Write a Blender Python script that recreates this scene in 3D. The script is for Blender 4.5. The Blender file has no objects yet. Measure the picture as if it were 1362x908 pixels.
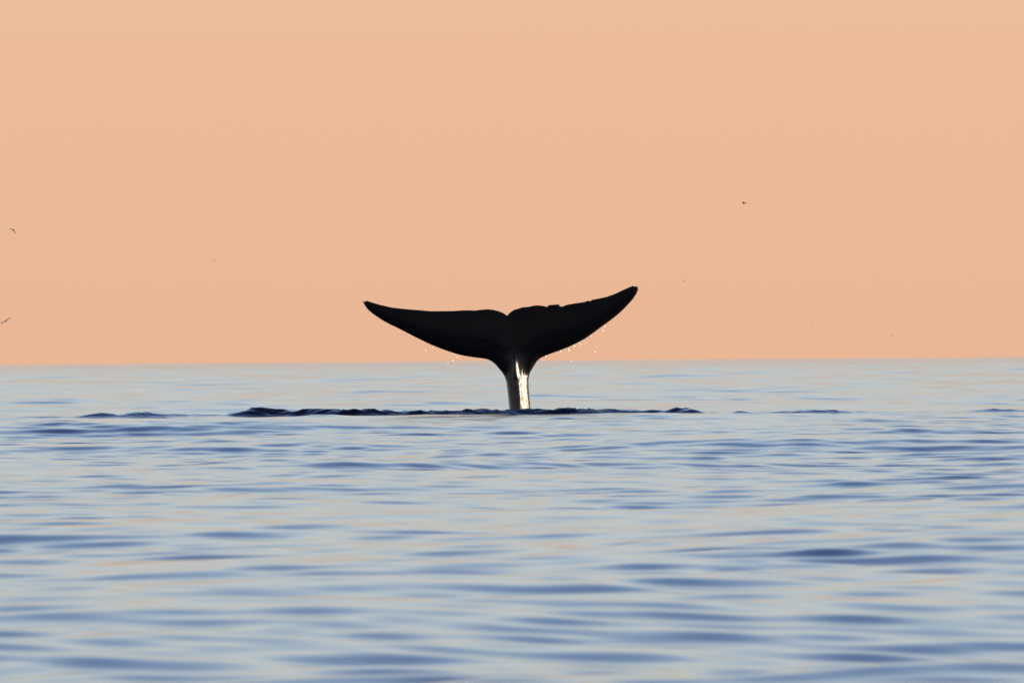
import bpy, math
import numpy as np
from mathutils import Matrix, Vector
from mathutils.geometry import delaunay_2d_cdt

scene = bpy.context.scene
coll = scene.collection
R = math.radians

# ------------------------------------------------------------------ camera
LENS, SENSOR, PW, PH = 300.0, 36.0, 1362.0, 908.0
PIX = SENSOR / LENS / PW                  # radians per photo pixel
CAM_H = 1.25                              # eye height in a small boat
PITCH = (479.3 - PH / 2) * PIX
ROLL = -10.5 / PW
WHALE_D = 202.0
cam_d = bpy.data.cameras.new('camera')
cam = bpy.data.objects.new('camera', cam_d)
coll.objects.link(cam)
cam_d.lens = LENS
cam_d.sensor_width = SENSOR
cam_d.clip_start = 0.5
cam_d.clip_end = 60000
cam.matrix_world = (Matrix.Translation((0, 0, CAM_H)) @ Matrix.Rotation(R(90) + PITCH, 4, 'X')
                    @ Matrix.Rotation(ROLL, 4, 'Z'))
cam_d.dof.use_dof = True
cam_d.dof.focus_distance = WHALE_D
cam_d.dof.aperture_fstop = 11.0
scene.camera = cam
CM = cam.matrix_world.copy()


def at(px, py, dist):
    """photo pixel -> point at ground distance dist (m) along +Y"""
    d = CM.to_3x3() @ Vector(((px - PW / 2) * PIX, (PH / 2 - py) * PIX, -1))
    return Vector((0, 0, CAM_H)) + d * (dist / d.y)


# ------------------------------------------------------------------ sky and sun
SUN_EL, SUN_AZ = R(5.0), R(80.0)          # azimuth clockwise from +Y: to the right, a little beyond the whale
world = bpy.data.worlds.new('World')
scene.world = world
world.use_nodes = True
nt = world.node_tree
nt.nodes.clear()
out = nt.nodes.new('ShaderNodeOutputWorld')
bg = nt.nodes.new('ShaderNodeBackground')
bg.inputs['Strength'].default_value = 0.10
sky = nt.nodes.new('ShaderNodeTexSky')
sky.sky_type = 'NISHITA'
sky.sun_disc = False
sky.sun_elevation = SUN_EL
sky.sun_rotation = SUN_AZ
sky.air_density = 1.0
sky.dust_density = 2.0
tc = nt.nodes.new('ShaderNodeTexCoord')
sep = nt.nodes.new('ShaderNodeSeparateXYZ')
asn = nt.nodes.new('ShaderNodeMath'); asn.operation = 'ARCSINE'
mr = nt.nodes.new('ShaderNodeMapRange')
mr.inputs['From Min'].default_value = 0.0
mr.inputs['From Max'].default_value = R(90)
ramp = nt.nodes.new('ShaderNodeValToRGB')
SKY_STOPS = [                             # elevation in degrees, dusk glow below, blue above
    (0.0, (0.880, 0.510, 0.325)),
    (2.4, (0.900, 0.540, 0.338)),
    (3.6, (0.990, 0.830, 0.670)),
    (5.2, (1.040, 1.050, 0.960)),
    (9.0, (0.920, 1.100, 1.200)),
    (15.0, (0.540, 0.790, 1.200)),
    (24.0, (0.250, 0.440, 1.000)),
    (43.0, (0.060, 0.095, 0.250)),
    (90.0, (0.024, 0.033, 0.075)),
]
cr = ramp.color_ramp
cr.interpolation = 'LINEAR'
while len(cr.elements) < len(SKY_STOPS):
    cr.elements.new(0.5)
for e, (deg, c) in zip(cr.elements, SKY_STOPS):
    e.position = deg / 90.0
    e.color = (*(v / 1.5 for v in c), 1)
scl = nt.nodes.new('ShaderNodeVectorMath'); scl.operation = 'SCALE'
scl.inputs['Scale'].default_value = 15.0
mix = nt.nodes.new('ShaderNodeMix'); mix.data_type = 'RGBA'
mix.inputs['Factor'].default_value = 0.92
L = nt.links.new
L(tc.outputs['Generated'], sep.inputs[0])
L(sep.outputs['Z'], asn.inputs[0])
L(asn.outputs[0], mr.inputs['Value'])
L(mr.outputs[0], ramp.inputs['Fac'])
L(ramp.outputs['Color'], scl.inputs[0])
L(sky.outputs[0], mix.inputs['A'])
L(scl.outputs[0], mix.inputs['B'])
L(mix.outputs['Result'], bg.inputs['Color'])
L(bg.outputs[0], out.inputs['Surface'])

sun_d = bpy.data.lights.new('sun', 'SUN')
sun_d.energy = 5.0
sun_d.angle = R(0.5)
sun_d.color = (1.0, 0.80, 0.58)
sun = bpy.data.objects.new('sun', sun_d)
coll.objects.link(sun)
to_sun = Vector((math.sin(SUN_AZ) * math.cos(SUN_EL), math.cos(SUN_AZ) * math.cos(SUN_EL), math.sin(SUN_EL)))
sun.rotation_euler = to_sun.to_track_quat('Z', 'Y').to_euler()
sun.location = (60, 190, 40)

vs = scene.view_settings
vs.view_transform = 'Standard'
vs.look = 'None'
vs.exposure = 0.0
vs.gamma = 1.0
vs.use_curve_mapping = False


# ------------------------------------------------------------------ helpers
def tag(o, label=None, cat=None, group=None, kind=None):
    for k, v in (('label', label), ('category', cat), ('group', group), ('kind', kind)):
        if v:
            o[k] = v
    return o


def mat(name, base, rough, spec=0.5, ior=1.45, bump=None, **kw):
    m = bpy.data.materials.new(name)
    m.use_nodes = True
    n = m.node_tree
    b = n.nodes['Principled BSDF']
    b.inputs['Base Color'].default_value = (*base, 1)
    b.inputs['Roughness'].default_value = rough
    b.inputs['Specular IOR Level'].default_value = spec
    b.inputs['IOR'].default_value = ior
    for k, v in kw.items():
        b.inputs[k].default_value = v
    return m, n, b


def mesh_obj(name, verts, faces, material, parent=None, smooth=True):
    me = bpy.data.meshes.new(name)
    me.from_pydata([tuple(v) for v in verts], [], [tuple(int(i) for i in f) for f in faces])
    me.update()
    if smooth:
        me.polygons.foreach_set('use_smooth', [True] * len(me.polygons))
    me.materials.append(material)
    o = bpy.data.objects.new(name, me)
    coll.objects.link(o)
    o.parent = parent
    return o


# ------------------------------------------------------------------ materials
m_water, n, b = mat('sea_water', (0.006, 0.010, 0.022), 0.15, 0.5, 1.333)

m_skin, n, b = mat('wet_whale_skin', (0.010, 0.0088, 0.0085), 0.30, 0.34, 1.38)
tcn = n.nodes.new('ShaderNodeTexCoord')
mp = n.nodes.new('ShaderNodeMapping'); mp.inputs['Scale'].default_value = (14, 14, 3.0)
nz = n.nodes.new('ShaderNodeTexNoise'); nz.inputs['Scale'].default_value = 1.0; nz.inputs['Detail'].default_value = 5
bp = n.nodes.new('ShaderNodeBump'); bp.inputs['Strength'].default_value = 0.25; bp.inputs['Distance'].default_value = 0.03
n.links.new(tcn.outputs['Object'], mp.inputs[0])
n.links.new(mp.outputs[0], nz.inputs['Vector'])
n.links.new(nz.outputs['Fac'], bp.inputs['Height'])
sz = n.nodes.new('ShaderNodeSeparateXYZ')
zr = n.nodes.new('ShaderNodeMapRange')                      # water streams down the stock, the flukes are smoother
zr.inputs['From Min'].default_value = 0.7; zr.inputs['From Max'].default_value = 1.3
zr.inputs['To Min'].default_value = 0.6; zr.inputs['To Max'].default_value = 0.12
n.links.new(tcn.outputs['Object'], sz.inputs[0]); n.links.new(sz.outputs['Z'], zr.inputs['Value'])
n.links.new(zr.outputs[0], bp.inputs['Strength'])
sr = n.nodes.new('ShaderNodeMapRange')                      # streaming wet stock, duller flukes
sr.inputs['From Min'].default_value = 0.9; sr.inputs['From Max'].default_value = 1.5
sr.inputs['To Min'].default_value = 0.5; sr.inputs['To Max'].default_value = 0.12
n.links.new(sz.outputs['Z'], sr.inputs['Value']); n.links.new(sr.outputs[0], b.inputs['Specular IOR Level'])
n.links.new(bp.outputs[0], b.inputs['Normal'])
nz2 = n.nodes.new('ShaderNodeTexNoise'); nz2.inputs['Scale'].default_value = 4.0; nz2.inputs['Detail'].default_value = 6
rr = n.nodes.new('ShaderNodeMapRange'); rr.inputs['To Min'].default_value = 0.17; rr.inputs['To Max'].default_value = 0.40
n.links.new(tcn.outputs['Object'], nz2.inputs['Vector'])
n.links.new(nz2.outputs['Fac'], rr.inputs['Value'])
n.links.new(rr.outputs[0], b.inputs['Roughness'])

m_drop, n, b = mat('glint_white_water', (0.95, 0.95, 0.95), 0.17, 0.5, 1.33)  # white base stands in for sun sparkle on clear water
m_bird_dark, _, _ = mat('dark_feathers', (0.035, 0.028, 0.024), 0.8, 0.2)
m_bird_pale, _, _ = mat('pale_feathers', (0.75, 0.72, 0.68), 0.8, 0.2)
m_bird_grey, _, _ = mat('grey_feathers', (0.16, 0.13, 0.11), 0.8, 0.2)

# ------------------------------------------------------------------ the sea
rng = np.random.default_rng(11)
NW = 110
lam = 0.42 * (5.5 / 0.42) ** (rng.random(NW))
k = 2 * np.pi / lam
main = R(-83)                                        # waves running mostly towards the viewer
spread = rng.normal(0, R(28), NW)
kx, ky = k * np.cos(main + spread), k * np.sin(main + spread)
phase = rng.random(NW) * 2 * np.pi
slope_w = np.where(lam > 1.2, (lam / 1.2) ** -0.9, 1.0)
slope_w *= 0.070 * math.sqrt(2) / math.sqrt((slope_w ** 2).sum())
lam[:26] = 6.0 * (15.0 / 6.0) ** rng.random(26)         # a few longer waves that still show far out
k[:26] = 2 * np.pi / lam[:26]
kx, ky = k * np.cos(main + spread), k * np.sin(main + spread)
slope_w[:26] = 0.036 * math.sqrt(2 / 26)
amp = slope_w / k
SW = [(31.0, R(-100), 0.035, 0.3), (47.0, R(-62), 0.045, 2.1)]   # long low swell


def bumps(x, y):
    """water pushed up by the diving whale, metres above the mean sea"""
    crest = [(0, .03), (60, .05), (110, .03), (125, .06), (148, .12), (172, .06), (198, .12), (225, .07), (260, .06), (295, .05)]
    crest += [(u_, (551 - 2.5 * max(0, min(1, (u_ - 650) / 150)) - v) * PIX * 197) for u_, v in (
        (305, 549), (325, 545), (345, 540.8), (362, 539.5), (375, 542.3), (400, 543), (430, 541.5), (465, 540.3), (500, 542), (530, 543.3),
        (560, 543), (600, 542), (640, 541.3), (690, 542.6), (730, 542), (760, 540.3), (790, 541.5), (840, 543), (875, 544.5), (888, 542.2),
        (897, 541.3), (908, 541.2), (918, 543.2), (928, 546.3))]
    crest += [(940, .03), (962, .02), (975, .07), (990, .03), (1050, .06), (1085, .08), (1120, .05), (1180, .03), (1250, .03), (1310, .07), (1362, .04)]
    px = x / (WHALE_D * PIX) + PW / 2
    H = np.interp(px, [a for a, _ in crest], [b_ for _, b_ in crest])
    H = np.maximum(H, 0)
    H = H * (1.02 + 0.04 * np.sin(x * 5.3 + 1 + np.sin(2.1 * x)) + 0.07 * np.sin(x * 13.3 + y * 5 + 2 * np.sin(1.7 * x)) + 0.07 * np.sin(x * 24 + y * 7))
    y0 = 196.3 + 0.5 * np.sin(x * 0.7) + 0.25 * np.sin(x * 2.3 + 1)
    t = y - y0
    h = H * np.where(t < 0, np.exp(-(t / 0.30) ** 2), np.exp(-(t / 0.75) ** 2))
    for a1, b1, c1, g1 in ((3, 13, 0, .07), (-4, 17, 1, .07), (6, 24, 2, .06), (5, 31, 3, .05), (-8, 21, 4, .06), (21, 14, 5, .045)):
        h = h + 0.45 * h * g1 * 1.6 * np.sin(a1 * x + b1 * y + c1 + 1.5 * np.sin(1.3 * x + c1))
    # small waves of the wake beside it: photo x, y, half width px, height m, depth m
    for bx, by, bw, bh, bd in [(140, 559, 16, .09, .20), (215, 558, 22, .075, .20), 
                               (430, 557, 30, .05, .25), (590, 557, 25, .05, .25),
                               (520, 560, 45, .04, .25), (765, 553, 8, .05, .2), (745, 561, 28, .05, .3),
                               
                               (1130, 552, 35, .03, .3), (1180, 556, 30, .03, .4), 
                               (640, 556, 22, .04, .22), (1010, 565, 30, .05, .4)]:
        hz = 479.3 - (bx - PW / 2) * 10.5 / PW
        yb = CAM_H / ((by - hz) * PIX)
        xb = (bx - PW / 2) * PIX * yb
        h = h + bh * np.exp(-((x - xb) / (bw * PIX * yb)) ** 2 - ((y - yb - 0.15 * np.sin(3 * x)) / bd) ** 2)
    # small chop on and around the disturbed strip
    near = np.exp(-((y - 198) / 4.0) ** 2) * np.clip(1 - np.abs(px - 620) / 420, 0, 1)
    h = h + 0.016 * near * (np.sin(7 * y + 2.1 * x) + np.sin(4.3 * x - 9 * y + 1) + np.sin(11 * y - 5.2 * x + 2))
    return h


# polar sheet: fine rows near, coarser far away, out past the horizon
rows = [3.0]
while rows[-1] < 30000:
    r = rows[-1]
    if r < 14: dr = 1.0
    elif r < 130: dr = 0.085
    elif r < 193: dr = 0.085 + 0.1 * (r - 130) / 63
    elif r < 204: dr = 0.055
    elif r < 320: dr = 0.22 + 0.10 * (r - 204) / 116
    elif r < 2500: dr = 0.32 * (r / 320) ** 1.12
    else: dr = r * 0.08
    rows.append(r + dr)
rows = np.array(rows)
fine = np.arange(-R(4.4), R(4.4) + 1e-9, 0.0006)
mid = np.arange(R(4.4) + 0.004, R(11), 0.004)
far = np.linspace(R(11.5), R(348.5), 60)
az = np.concatenate([fine, mid, far, (2 * np.pi - mid)[::-1]])
dth = np.full(len(az), 0.0006)
dth[len(fine):] = 0.004
dth[len(fine) + len(mid):len(fine) + len(mid) + len(far)] = 0.1
drow = np.gradient(rows)
X = rows[:, None] * np.sin(az)[None, :]
Y = rows[:, None] * np.cos(az)[None, :]
RR = np.repeat(rows[:, None], len(az), 1)
Xs = X.astype(np.float32); Ys = Y.astype(np.float32)
Z = np.zeros_like(X)
step = np.maximum(drow[:, None], rows[:, None] * dth[None, :])
# slow patches of livelier and calmer water
patch = (1.0 + 0.35 * np.sin(X * 0.55 + Y * 0.11 + 1) * np.sin(Y * 0.16 - X * 0.2) + 0.25 * np.sin(Y * 0.07 + X * 0.31))
for i in range(NW):
    fade = np.clip((lam[i] / step - 2.5) / 2.5, 0, 1)
    ok = np.where(fade.max(1) > 0)[0]
    if len(ok) == 0:
        continue
    a, c = ok.min(), ok.max() + 1
    w = amp[i] * fade[a:c] * np.cos((kx[i] * X[a:c] + ky[i] * Y[a:c] + phase[i]).astype(np.float32))
    Z[a:c] += w * (patch[a:c] if lam[i] < 3.5 else 1)
for lm, d_, a_, p_ in SW:
    fade = np.clip((lm / step - 3.0) / 3.0, 0, 1)
    kk = 2 * np.pi / lm
    Z += a_ * fade * np.sin(kk * (X * math.cos(d_) + Y * math.sin(d_)) + p_)
inner = (np.abs(X) < 22) & (Y > 150) & (Y < 230)
# the strip the whale has just broken is calmer, then raised
calm = 1 - 0.72 * np.exp(-((Y - 196) / 10.0) ** 2)
Z *= calm
Z[inner] += bumps(X[inner], Y[inner])
nr, na = X.shape
co = np.stack([X, Y, Z], -1).reshape(-1, 3)
co = np.vstack([co, [[0, 0, 0]]]).astype(np.float32)
i0 = np.arange(nr - 1)[:, None] * na
j0 = np.arange(na)[None, :]
j1 = (j0 + 1) % na
quads = np.stack([i0 + j0, i0 + j1, i0 + na + j1, i0 + na + j0], -1).reshape(-1, 4)[:, ::-1]
ctr = len(co) - 1
tris = np.stack([np.full(na, ctr), np.arange(na), (np.arange(na) + 1) % na], -1)[:, ::-1]
me = bpy.data.meshes.new('sea')
me.vertices.add(len(co)); me.vertices.foreach_set('co', co.ravel())
nl = quads.size + tris.size
me.loops.add(nl)
me.loops.foreach_set('vertex_index', np.concatenate([quads.ravel(), tris.ravel()]).astype(np.int32))
me.polygons.add(len(quads) + len(tris))
ls = np.concatenate([np.arange(len(quads)) * 4, quads.size + np.arange(len(tris)) * 3]).astype(np.int32)
me.polygons.foreach_set('loop_start', ls)
me.update(calc_edges=True)
me.validate()
me.polygons.foreach_set('use_smooth', np.ones(len(me.polygons), bool))
me.materials.append(m_water)
sea = bpy.data.objects.new('sea', me)
coll.objects.link(sea)
tag(sea, 'calm rippled blue sea stretching to the horizon', kind='structure')
print('sea quads', len(quads), 'rows', nr, 'cols', na)
nrm = me.polygons[0].normal
print('sea normal', nrm)

# ------------------------------------------------------------------ the whale's tail
TRAIL = [(482.5, 399.4), (484.7, 401.4), (488.4, 399.8), (496, 402.6), (505.2, 405.2), (521.4, 408.9), (536, 410.6), (550.8, 411.9),
         (561, 412.7), (572.8, 413.8), (588, 413.7), (602.2, 413.6), (613, 412.8), (624.2, 412.6), (632, 412.9), (640, 411.9), (649.1, 411.1),
         (656.5, 412.1), (663, 413.6), (670.3, 416.7), (674.2, 419.8), (678.4, 415.5), (683.5, 412.1), (690, 410.2), (695.2, 408.6),
         (703, 408.0), (711.4, 406.1), (717, 406.1), (721.7, 406.7), (727.8, 408.0), (729.7, 405.7), (736, 405.3), (743.2, 404.6), (744.4, 407.4),
         (748.1, 407.7), (754, 405.2), (765, 403.4), (777.5, 401.6), (781.9, 399.8), (784.8, 400.5), (787.8, 398.6), (797, 396.9), (806.8, 394.7),
         (814, 392.2), (821.5, 389.1), (830, 385.0), (837.7, 381.7), (841.3, 380.3), (844.5, 381.2), (847.7, 380.8)]
LEAD_R = [(848.9, 384.4), (846.5, 390.6), (842, 397.5), (836.2, 404.1), (829, 411.6), (821.5, 418.5), (811, 426.7), (801, 433.9), (789, 442.8), (777.5, 450.8),
          (766, 456.8), (755.4, 461.8), (744, 466.2), (733.4, 469.9), (725.8, 472.9), (718.7, 476.2), (713.7, 480.8), (709, 488.4), (704.6, 496.0),
          (703.0, 504), (703.1, 514), (704.0, 526), (705.4, 540), (707.5, 556), (711, 580), (716, 610)]
LEAD_L = [(664, 610), (670, 580), (675.5, 556), (677.4, 542), (675.8, 526), (674.5, 515), (673.4, 507), (670.9, 500), (667.5, 494.5), (663.2, 489.5), (658.5, 484.0),
          (653.8, 480.2), (649, 478.0), (644.7, 476.9), (631.5, 475.3), (616.8, 473), (606, 470.3), (594.8, 466.6), (584, 462.6), (572.8, 458.1), (562, 453.0),
          (550.8, 447.4), (528.7, 436), (518, 431.0), (509.6, 426.5), (496.4, 417.7), (491, 413.2), (487.6, 409.6), (484, 403.8)]
base = at(690, 546, WHALE_D)
BX, BZ = base.x, 0.0


def loc(p):
    q = at(p[0], p[1], WHALE_D)
    return (q.x - BX, q.z - BZ)


poly = np.array([loc(p) for p in TRAIL + LEAD_R + LEAD_L])
# resample the outline to about 2 cm
pts = []
for i in range(len(poly)):
    p, q = poly[i], poly[(i + 1) % len(poly)]
    m_ = max(1, int(np.hypot(*(q - p)) / 0.022))
    pts += [p + (q - p) * t / m_ for t in range(m_)]
outline = np.array(pts)
gx, gz = np.meshgrid(np.arange(outline[:, 0].min(), outline[:, 0].max(), 0.026), np.arange(outline[:, 1].min(), outline[:, 1].max(), 0.026))
gx = gx + (np.arange(gx.shape[0]) % 2)[:, None] * 0.013
G = np.stack([gx.ravel(), gz.ravel()], -1)
# inside test and distance to outline
A_, B_ = outline, np.roll(outline, -1, 0)
ins = np.zeros(len(G), bool)
for a, b_ in zip(A_, B_):
    cond = (a[1] > G[:, 1]) != (b_[1] > G[:, 1])
    xi = a[0] + (G[:, 1] - a[1]) / (b_[1] - a[1] + 1e-12) * (b_[0] - a[0])
    ins ^= cond & (G[:, 0] < xi)
G = G[ins]


def dist_out(P):
    d = np.full(len(P), 9.0)
    for s in range(0, len(A_)):
        ab = B_[s] - A_[s]
        t = np.clip(((P - A_[s]) @ ab) / (ab @ ab + 1e-12), 0, 1)
        d = np.minimum(d, np.hypot(*(P - A_[s] - t[:, None] * ab).T))
    return d


G = G[dist_out(G) > 0.011]
P = np.vstack([outline, G])
no = len(outline)
vv, ee, ff, *_ = delaunay_2d_cdt([Vector(p) for p in P], [(i, (i + 1) % no) for i in range(no)], [], 1, 1e-6)
V2 = np.array([tuple(v) for v in vv])
F2 = np.array([tuple(f) for f in ff])
D2 = dist_out(V2)
edge = D2 < 1e-5

top_poly = np.array([loc(p) for p in TRAIL])
low_poly = np.array([loc(p) for p in (LEAD_L[::-1][:len(LEAD_L) - 8] + [(690, 497)] + LEAD_R[:19][::-1])])
zt = np.interp(V2[:, 0], top_poly[:, 0], top_poly[:, 1])
zb = np.interp(V2[:, 0], low_poly[:, 0], low_poly[:, 1])
u = np.clip((V2[:, 1] - zb) / np.maximum(zt - zb, 0.02), 0, 1)
xm = loc((675, 420))[0]
span = np.clip(np.abs(V2[:, 0] - xm) / 3.3, 0, 1)
T = 0.17 * (1 - span) ** 0.8 + 0.018
f_air = 2.6 * np.sqrt(u + 0.002) * (1 - u) ** 1.15 + 0.10
d_fl = T * np.clip(f_air, 0, 1)
# tail stock: deep keel fore and aft, narrow across, fading up into the flukes
zz = V2[:, 1]
keel_px = [(681.5, 440), (683.5, 470), (684.6, 480), (685.8, 500), (687.5, 520), (689, 542), (690, 610)]
kk_ = sorted([(loc(p)[1], loc(p)[0]) for p in keel_px])
xk = np.interp(zz, [a for a, _ in kk_], [b for _, b in kk_])
z_fade0, z_fade1 = loc((680, 500))[1], loc((680, 446))[1]
Dk = np.interp(zz, [-1.4, 0.0, z_fade0, loc((680, 478))[1], z_fade1], [0.50, 0.38, 0.37, 0.27, 0.0])
wl = np.interp(zz, [-1.4, 0.0, z_fade0, z_fade1], [0.42, 0.24, 0.33, 0.55])
wr = np.interp(zz, [-1.4, 0.0, z_fade0, z_fade1], [0.46, 0.32, 0.34, 0.55])
q = np.where(V2[:, 0] < xk, (xk - V2[:, 0]) / wl, (V2[:, 0] - xk) / wr)
q = np.clip(np.sqrt(q * q + 0.006) - 0.02, 0, 1)
d_st = Dk * (1 - q ** 1.32)
kw_ = np.interp(zz, [loc((680, 505))[1], loc((680, 492))[1], loc((680, 480))[1], loc((680, 450))[1]], [0.0, 0.08, 0.06, 0.0])
d_st = d_st + kw_ * np.clip(1 - np.abs(V2[:, 0] - xk) / 0.085, 0, 1) ** 1.2
s_ = 0.05
dep = s_ * np.log(np.exp(d_fl / s_) + np.exp(d_st / s_)) - s_ * 0.2
dep = np.maximum(dep, 0.008)
# rounding at the outline: blunt along the stock and leading edge, thin along the trailing edge
rad = np.where(zz < z_fade0, 0.07, np.interp(u, [0, 0.6, 1], [0.10, 0.05, 0.03]))
e = np.clip(D2 / rad, 0, 1)
dep = dep * np.sqrt(1 - (1 - e) ** 2)
dep[edge] = 0
# mean surface: flukes lean a little towards the viewer at the top, tips sweep back, stock runs on under water
zl = np.clip(zz - z_fade0, 0, None)
mean = -0.10 * zl - 0.035 * zl ** 2 + 0.22 * span ** 2 - 0.06 * np.clip(z_fade0 - zz, 0, None)
nv = len(V2)
idx_back = np.full(nv, -1)
inner_i = np.where(~edge)[0]
idx_back[edge] = np.where(edge)[0]
idx_back[inner_i] = nv + np.arange(len(inner_i))
front = np.stack([V2[:, 0], mean - dep, V2[:, 1]], -1)
back = np.stack([V2[inner_i, 0], (mean + dep * 0.95)[inner_i], V2[inner_i, 1]], -1)
faces = [tuple(f) for f in F2] + [tuple(idx_back[f][::-1]) for f in F2]
body = mesh_obj('whale', np.vstack([front, back]), faces, m_skin)
body.location = (BX, WHALE_D, BZ)
tag(body, 'black whale tail with spread flukes raised upright out of the sea', 'whale')
print('whale tris', len(faces), 'front normal', body.data.polygons[0].normal)

# ------------------------------------------------------------------ water drops running off the flukes
def drop_mesh():
    vs_, fs_ = [], []
    prof = [(0.0, -1.0), (0.6, -0.85), (0.95, -0.45), (1.0, 0.2), (0.8, 0.9), (0.4, 1.5), (0.0, 2.2)]
    ns = 12
    nx, ny = math.cos(R(-40)), math.sin(R(-40))          # one side cut flat, aimed to throw a sun glint at the camera
    for r_, z_ in prof:
        for j in range(ns):
            a = 2 * math.pi * (j + 0.5) / ns
            x_, y_ = r_ * math.cos(a), r_ * math.sin(a)
            ex = max(0.0, x_ * nx + y_ * ny - 0.42)
            vs_.append((x_ - ex * nx, y_ - ex * ny, z_))
    for i in range(len(prof) - 1):
        for j in range(ns):
            fs_.append((i * ns + j, i * ns + (j + 1) % ns, (i + 1) * ns + (j + 1) % ns, (i + 1) * ns + j))
    return vs_, fs_


DROPS_R = [(725.4, 473.9, 1.0), (745.6, 467.6, .9), (742.8, 468.8, .7), (756.0, 465.2, 1.0), (764.0, 460.6, .8), (771.8, 458.2, .9),
           (778.2, 456.4, .6), (786.4, 447.3, .7), (804.2, 434.4, .9), (801.8, 439.9, .9), (791.3, 468.3, .9), (759.2, 479.8, .7),
           (720.7, 478.6, .7), (757.2, 467.0, .5)]
DROPS_L = [(574.5, 462.4, .7), (566.0, 466.6, .8), (607.3, 475.0, .8), (602.0, 479.8, .8), (595.6, 482.3, .6), (588.0, 470.3, .45),
           (603.5, 471.9, .5), (597.0, 474.8, .4)]
dv, df = drop_mesh()
proto = None
for lst, where in ((DROPS_R, 'right'), (DROPS_L, 'left')):
    for px, py, s in lst:
        if proto is None:
            o = proto = mesh_obj('water_drop', dv, df, m_drop, smooth=False)
        else:
            o = proto.copy()
            coll.objects.link(o)
        o.location = at(px, py, WHALE_D + 0.25)
        o.scale = (0.018 * s,) * 3
        if where == 'right':
            tag(o, 'tiny bright drop of water falling off the fluke with the nicked edge', 'water drop', 'drops falling off the nicked fluke')
        else:
            tag(o, 'tiny bright drop of water falling off the smooth-edged fluke', 'water drop', 'drops falling off the smooth fluke')

# ------------------------------------------------------------------ sea birds far off
def bird(label, px, py, dist, wingspan, heading, bank, flap, m_b, m_w, pitch=0, group=None):
    """a gull or tern: body with head, bill and tail in one mesh, two bent wings"""
    s = wingspan
    root = bpy.data.objects.new('sea_bird', None)
    coll.objects.link(root)
    root.empty_display_size = 0.2
    prof = [(0.21, 0.004, 0.01), (0.175, 0.014, 0.012), (0.15, 0.030, 0.016), (0.115, 0.030, 0.012), (0.06, 0.050, 0.0),
            (-0.02, 0.055, 0.0), (-0.10, 0.036, 0.004), (-0.15, 0.022, 0.008), (-0.22, 0.040, 0.010), (-0.225, 0.002, 0.010)]
    ns = 10
    vs_, fs_ = [], []
    for i, (y_, r_, z_) in enumerate(prof):
        fl = 0.25 if i >= 8 else 1.0
        for j in range(ns):
            a = 2 * math.pi * j / ns
            vs_.append((r_ * math.cos(a) * s, y_ * s, (z_ + r_ * math.sin(a) * fl) * s))
    for i in range(len(prof) - 1):
        for j in range(ns):
            fs_.append((i * ns + j, i * ns + (j + 1) % ns, (i + 1) * ns + (j + 1) % ns, (i + 1) * ns + j))
    mesh_obj('body', vs_, fs_, m_b, root)
    for side in (1, -1):
        vs_, fs_ = [], []
        st = [(0.03, 0.075, -0.06, 0.0, 0.016), (0.12, 0.085, -0.045, math.sin(flap) * 0.10, 0.014), (0.22, 0.095, -0.025, math.sin(flap) * 0.17, 0.011),
              (0.33, 0.06, -0.045, math.sin(flap) * 0.18, 0.008), (0.43, 0.005, -0.06, math.sin(flap) * 0.15, 0.005), (0.50, -0.06, -0.075, math.sin(flap) * 0.10, 0.002)]
        for x_, le, te, z_, th in st:
            mid_ = le * 0.65 + te * 0.35
            for yy, zo in ((le, 0), (mid_, th), (te, 0), (mid_, -th * 0.6)):
                vs_.append((side * x_ * s, yy * s, (0.012 + z_ + zo) * s))
        for i in range(len(st) - 1):
            for j in range(4):
                f_ = (i * 4 + j, i * 4 + (j + 1) % 4, (i + 1) * 4 + (j + 1) % 4, (i + 1) * 4 + j)
                fs_.append(f_ if side > 0 else f_[::-1])
        fs_.append((0, 3, 2, 1) if side > 0 else (0, 1, 2, 3))
        mesh_obj('wing', vs_, fs_, m_w, root)
    root.location = at(px, py, dist)
    root.rotation_euler = (R(pitch), R(bank), R(heading))
    tag(root, label, 'bird', group)
    return root


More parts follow.
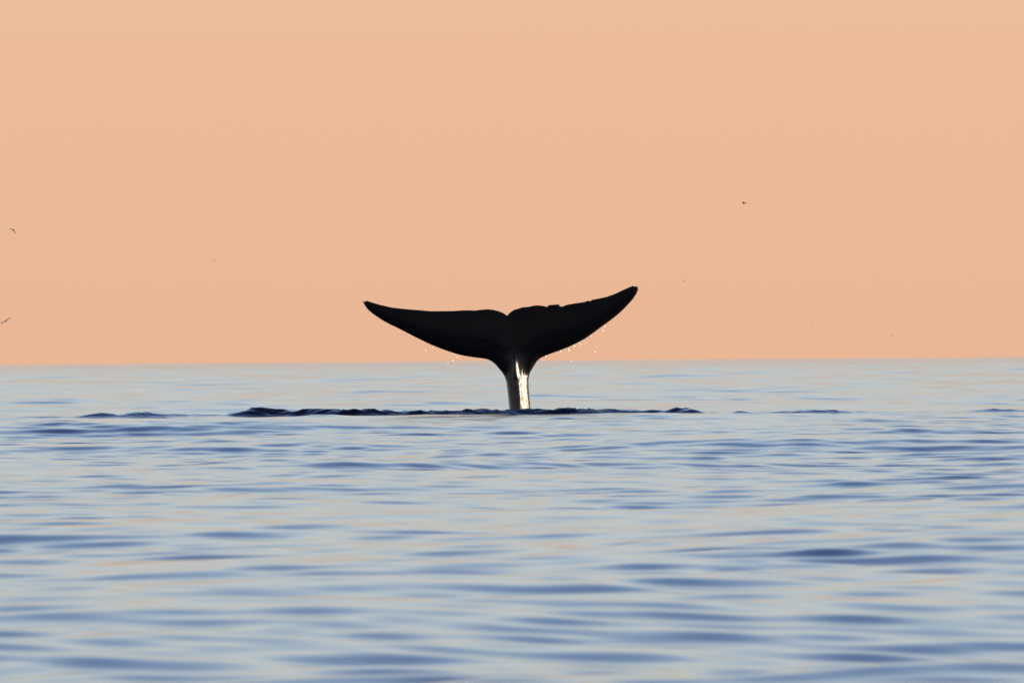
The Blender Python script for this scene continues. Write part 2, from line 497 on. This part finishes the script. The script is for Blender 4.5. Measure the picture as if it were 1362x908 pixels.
bird('small brown gull with drooping bent wings, higher of two over the open sea', 18, 306, 900, 0.95, 10, 40, R(-60), m_bird_dark, m_bird_dark, pitch=48)
bird('pale-bodied gull with outstretched tilted wings low over the horizon', 8, 427, 800, 1.25, 10, -32, R(14), m_bird_pale, m_bird_grey, pitch=25)
bird('dark compact sea bird, highest in the sky beyond the nicked fluke', 989.6, 270.3, 600, 0.85, 82, 4, R(20), m_bird_dark, m_bird_dark)
bird('tiny distant bird just above the tip of the nicked fluke', 909.8, 373.8, 1700, 0.8, 70, 0, R(15), m_bird_dark, m_bird_dark)
bird('tiny distant bird high above the open sea, beyond the smooth fluke', 285, 346.4, 1700, 0.9, 65, 0, R(20), m_bird_dark, m_bird_dark)
bird('minute distant bird low in the peach sky with level wings', 1079.6, 428.8, 1700, 0.85, 75, 0, R(8), m_bird_dark, m_bird_dark)
bird('minute distant bird skimming low with wings raised in a shallow V', 1186, 446.6, 1600, 0.95, 20, 0, R(50), m_bird_grey, m_bird_grey)

# ------------------------------------------------------------------ added white flecks imitating sunlit sparkle on the crest beside the stock
fr = np.random.default_rng(5)
fv, ff_ = [], []
zone = (Y > 194.5) & (Y < 199.0)
xz, yz, zz_ = X[zone], Y[zone], Z[zone]
for px_ in np.concatenate([fr.uniform(724, 786, 46), fr.uniform(835, 880, 12)]):
    xw = (px_ - PW / 2) * PIX * 196.4
    near_ = np.abs(xz - xw) < 0.09
    if not near_.any():
        continue
    top_i = np.argmax(np.where(near_, zz_, -9))
    c = np.array([xw, yz[top_i] - fr.uniform(-0.05, 0.12), zz_[top_i] - fr.uniform(0.0, 0.012)])
    r_ = fr.uniform(0.008, 0.014)
    o_ = len(fv)
    fv += [tuple(c + r_ * np.array(v) * (1.3, 1.0, 0.7)) for v in dv]
    ff_ += [tuple(o_ + k_ for k_ in f_) for f_ in df]
glints = mesh_obj('crest_glint', fv, ff_, m_drop, smooth=False)
tag(glints, 'pale flecks added as sun glint along the dark crest beside the tail stock', 'glints', kind='stuff')
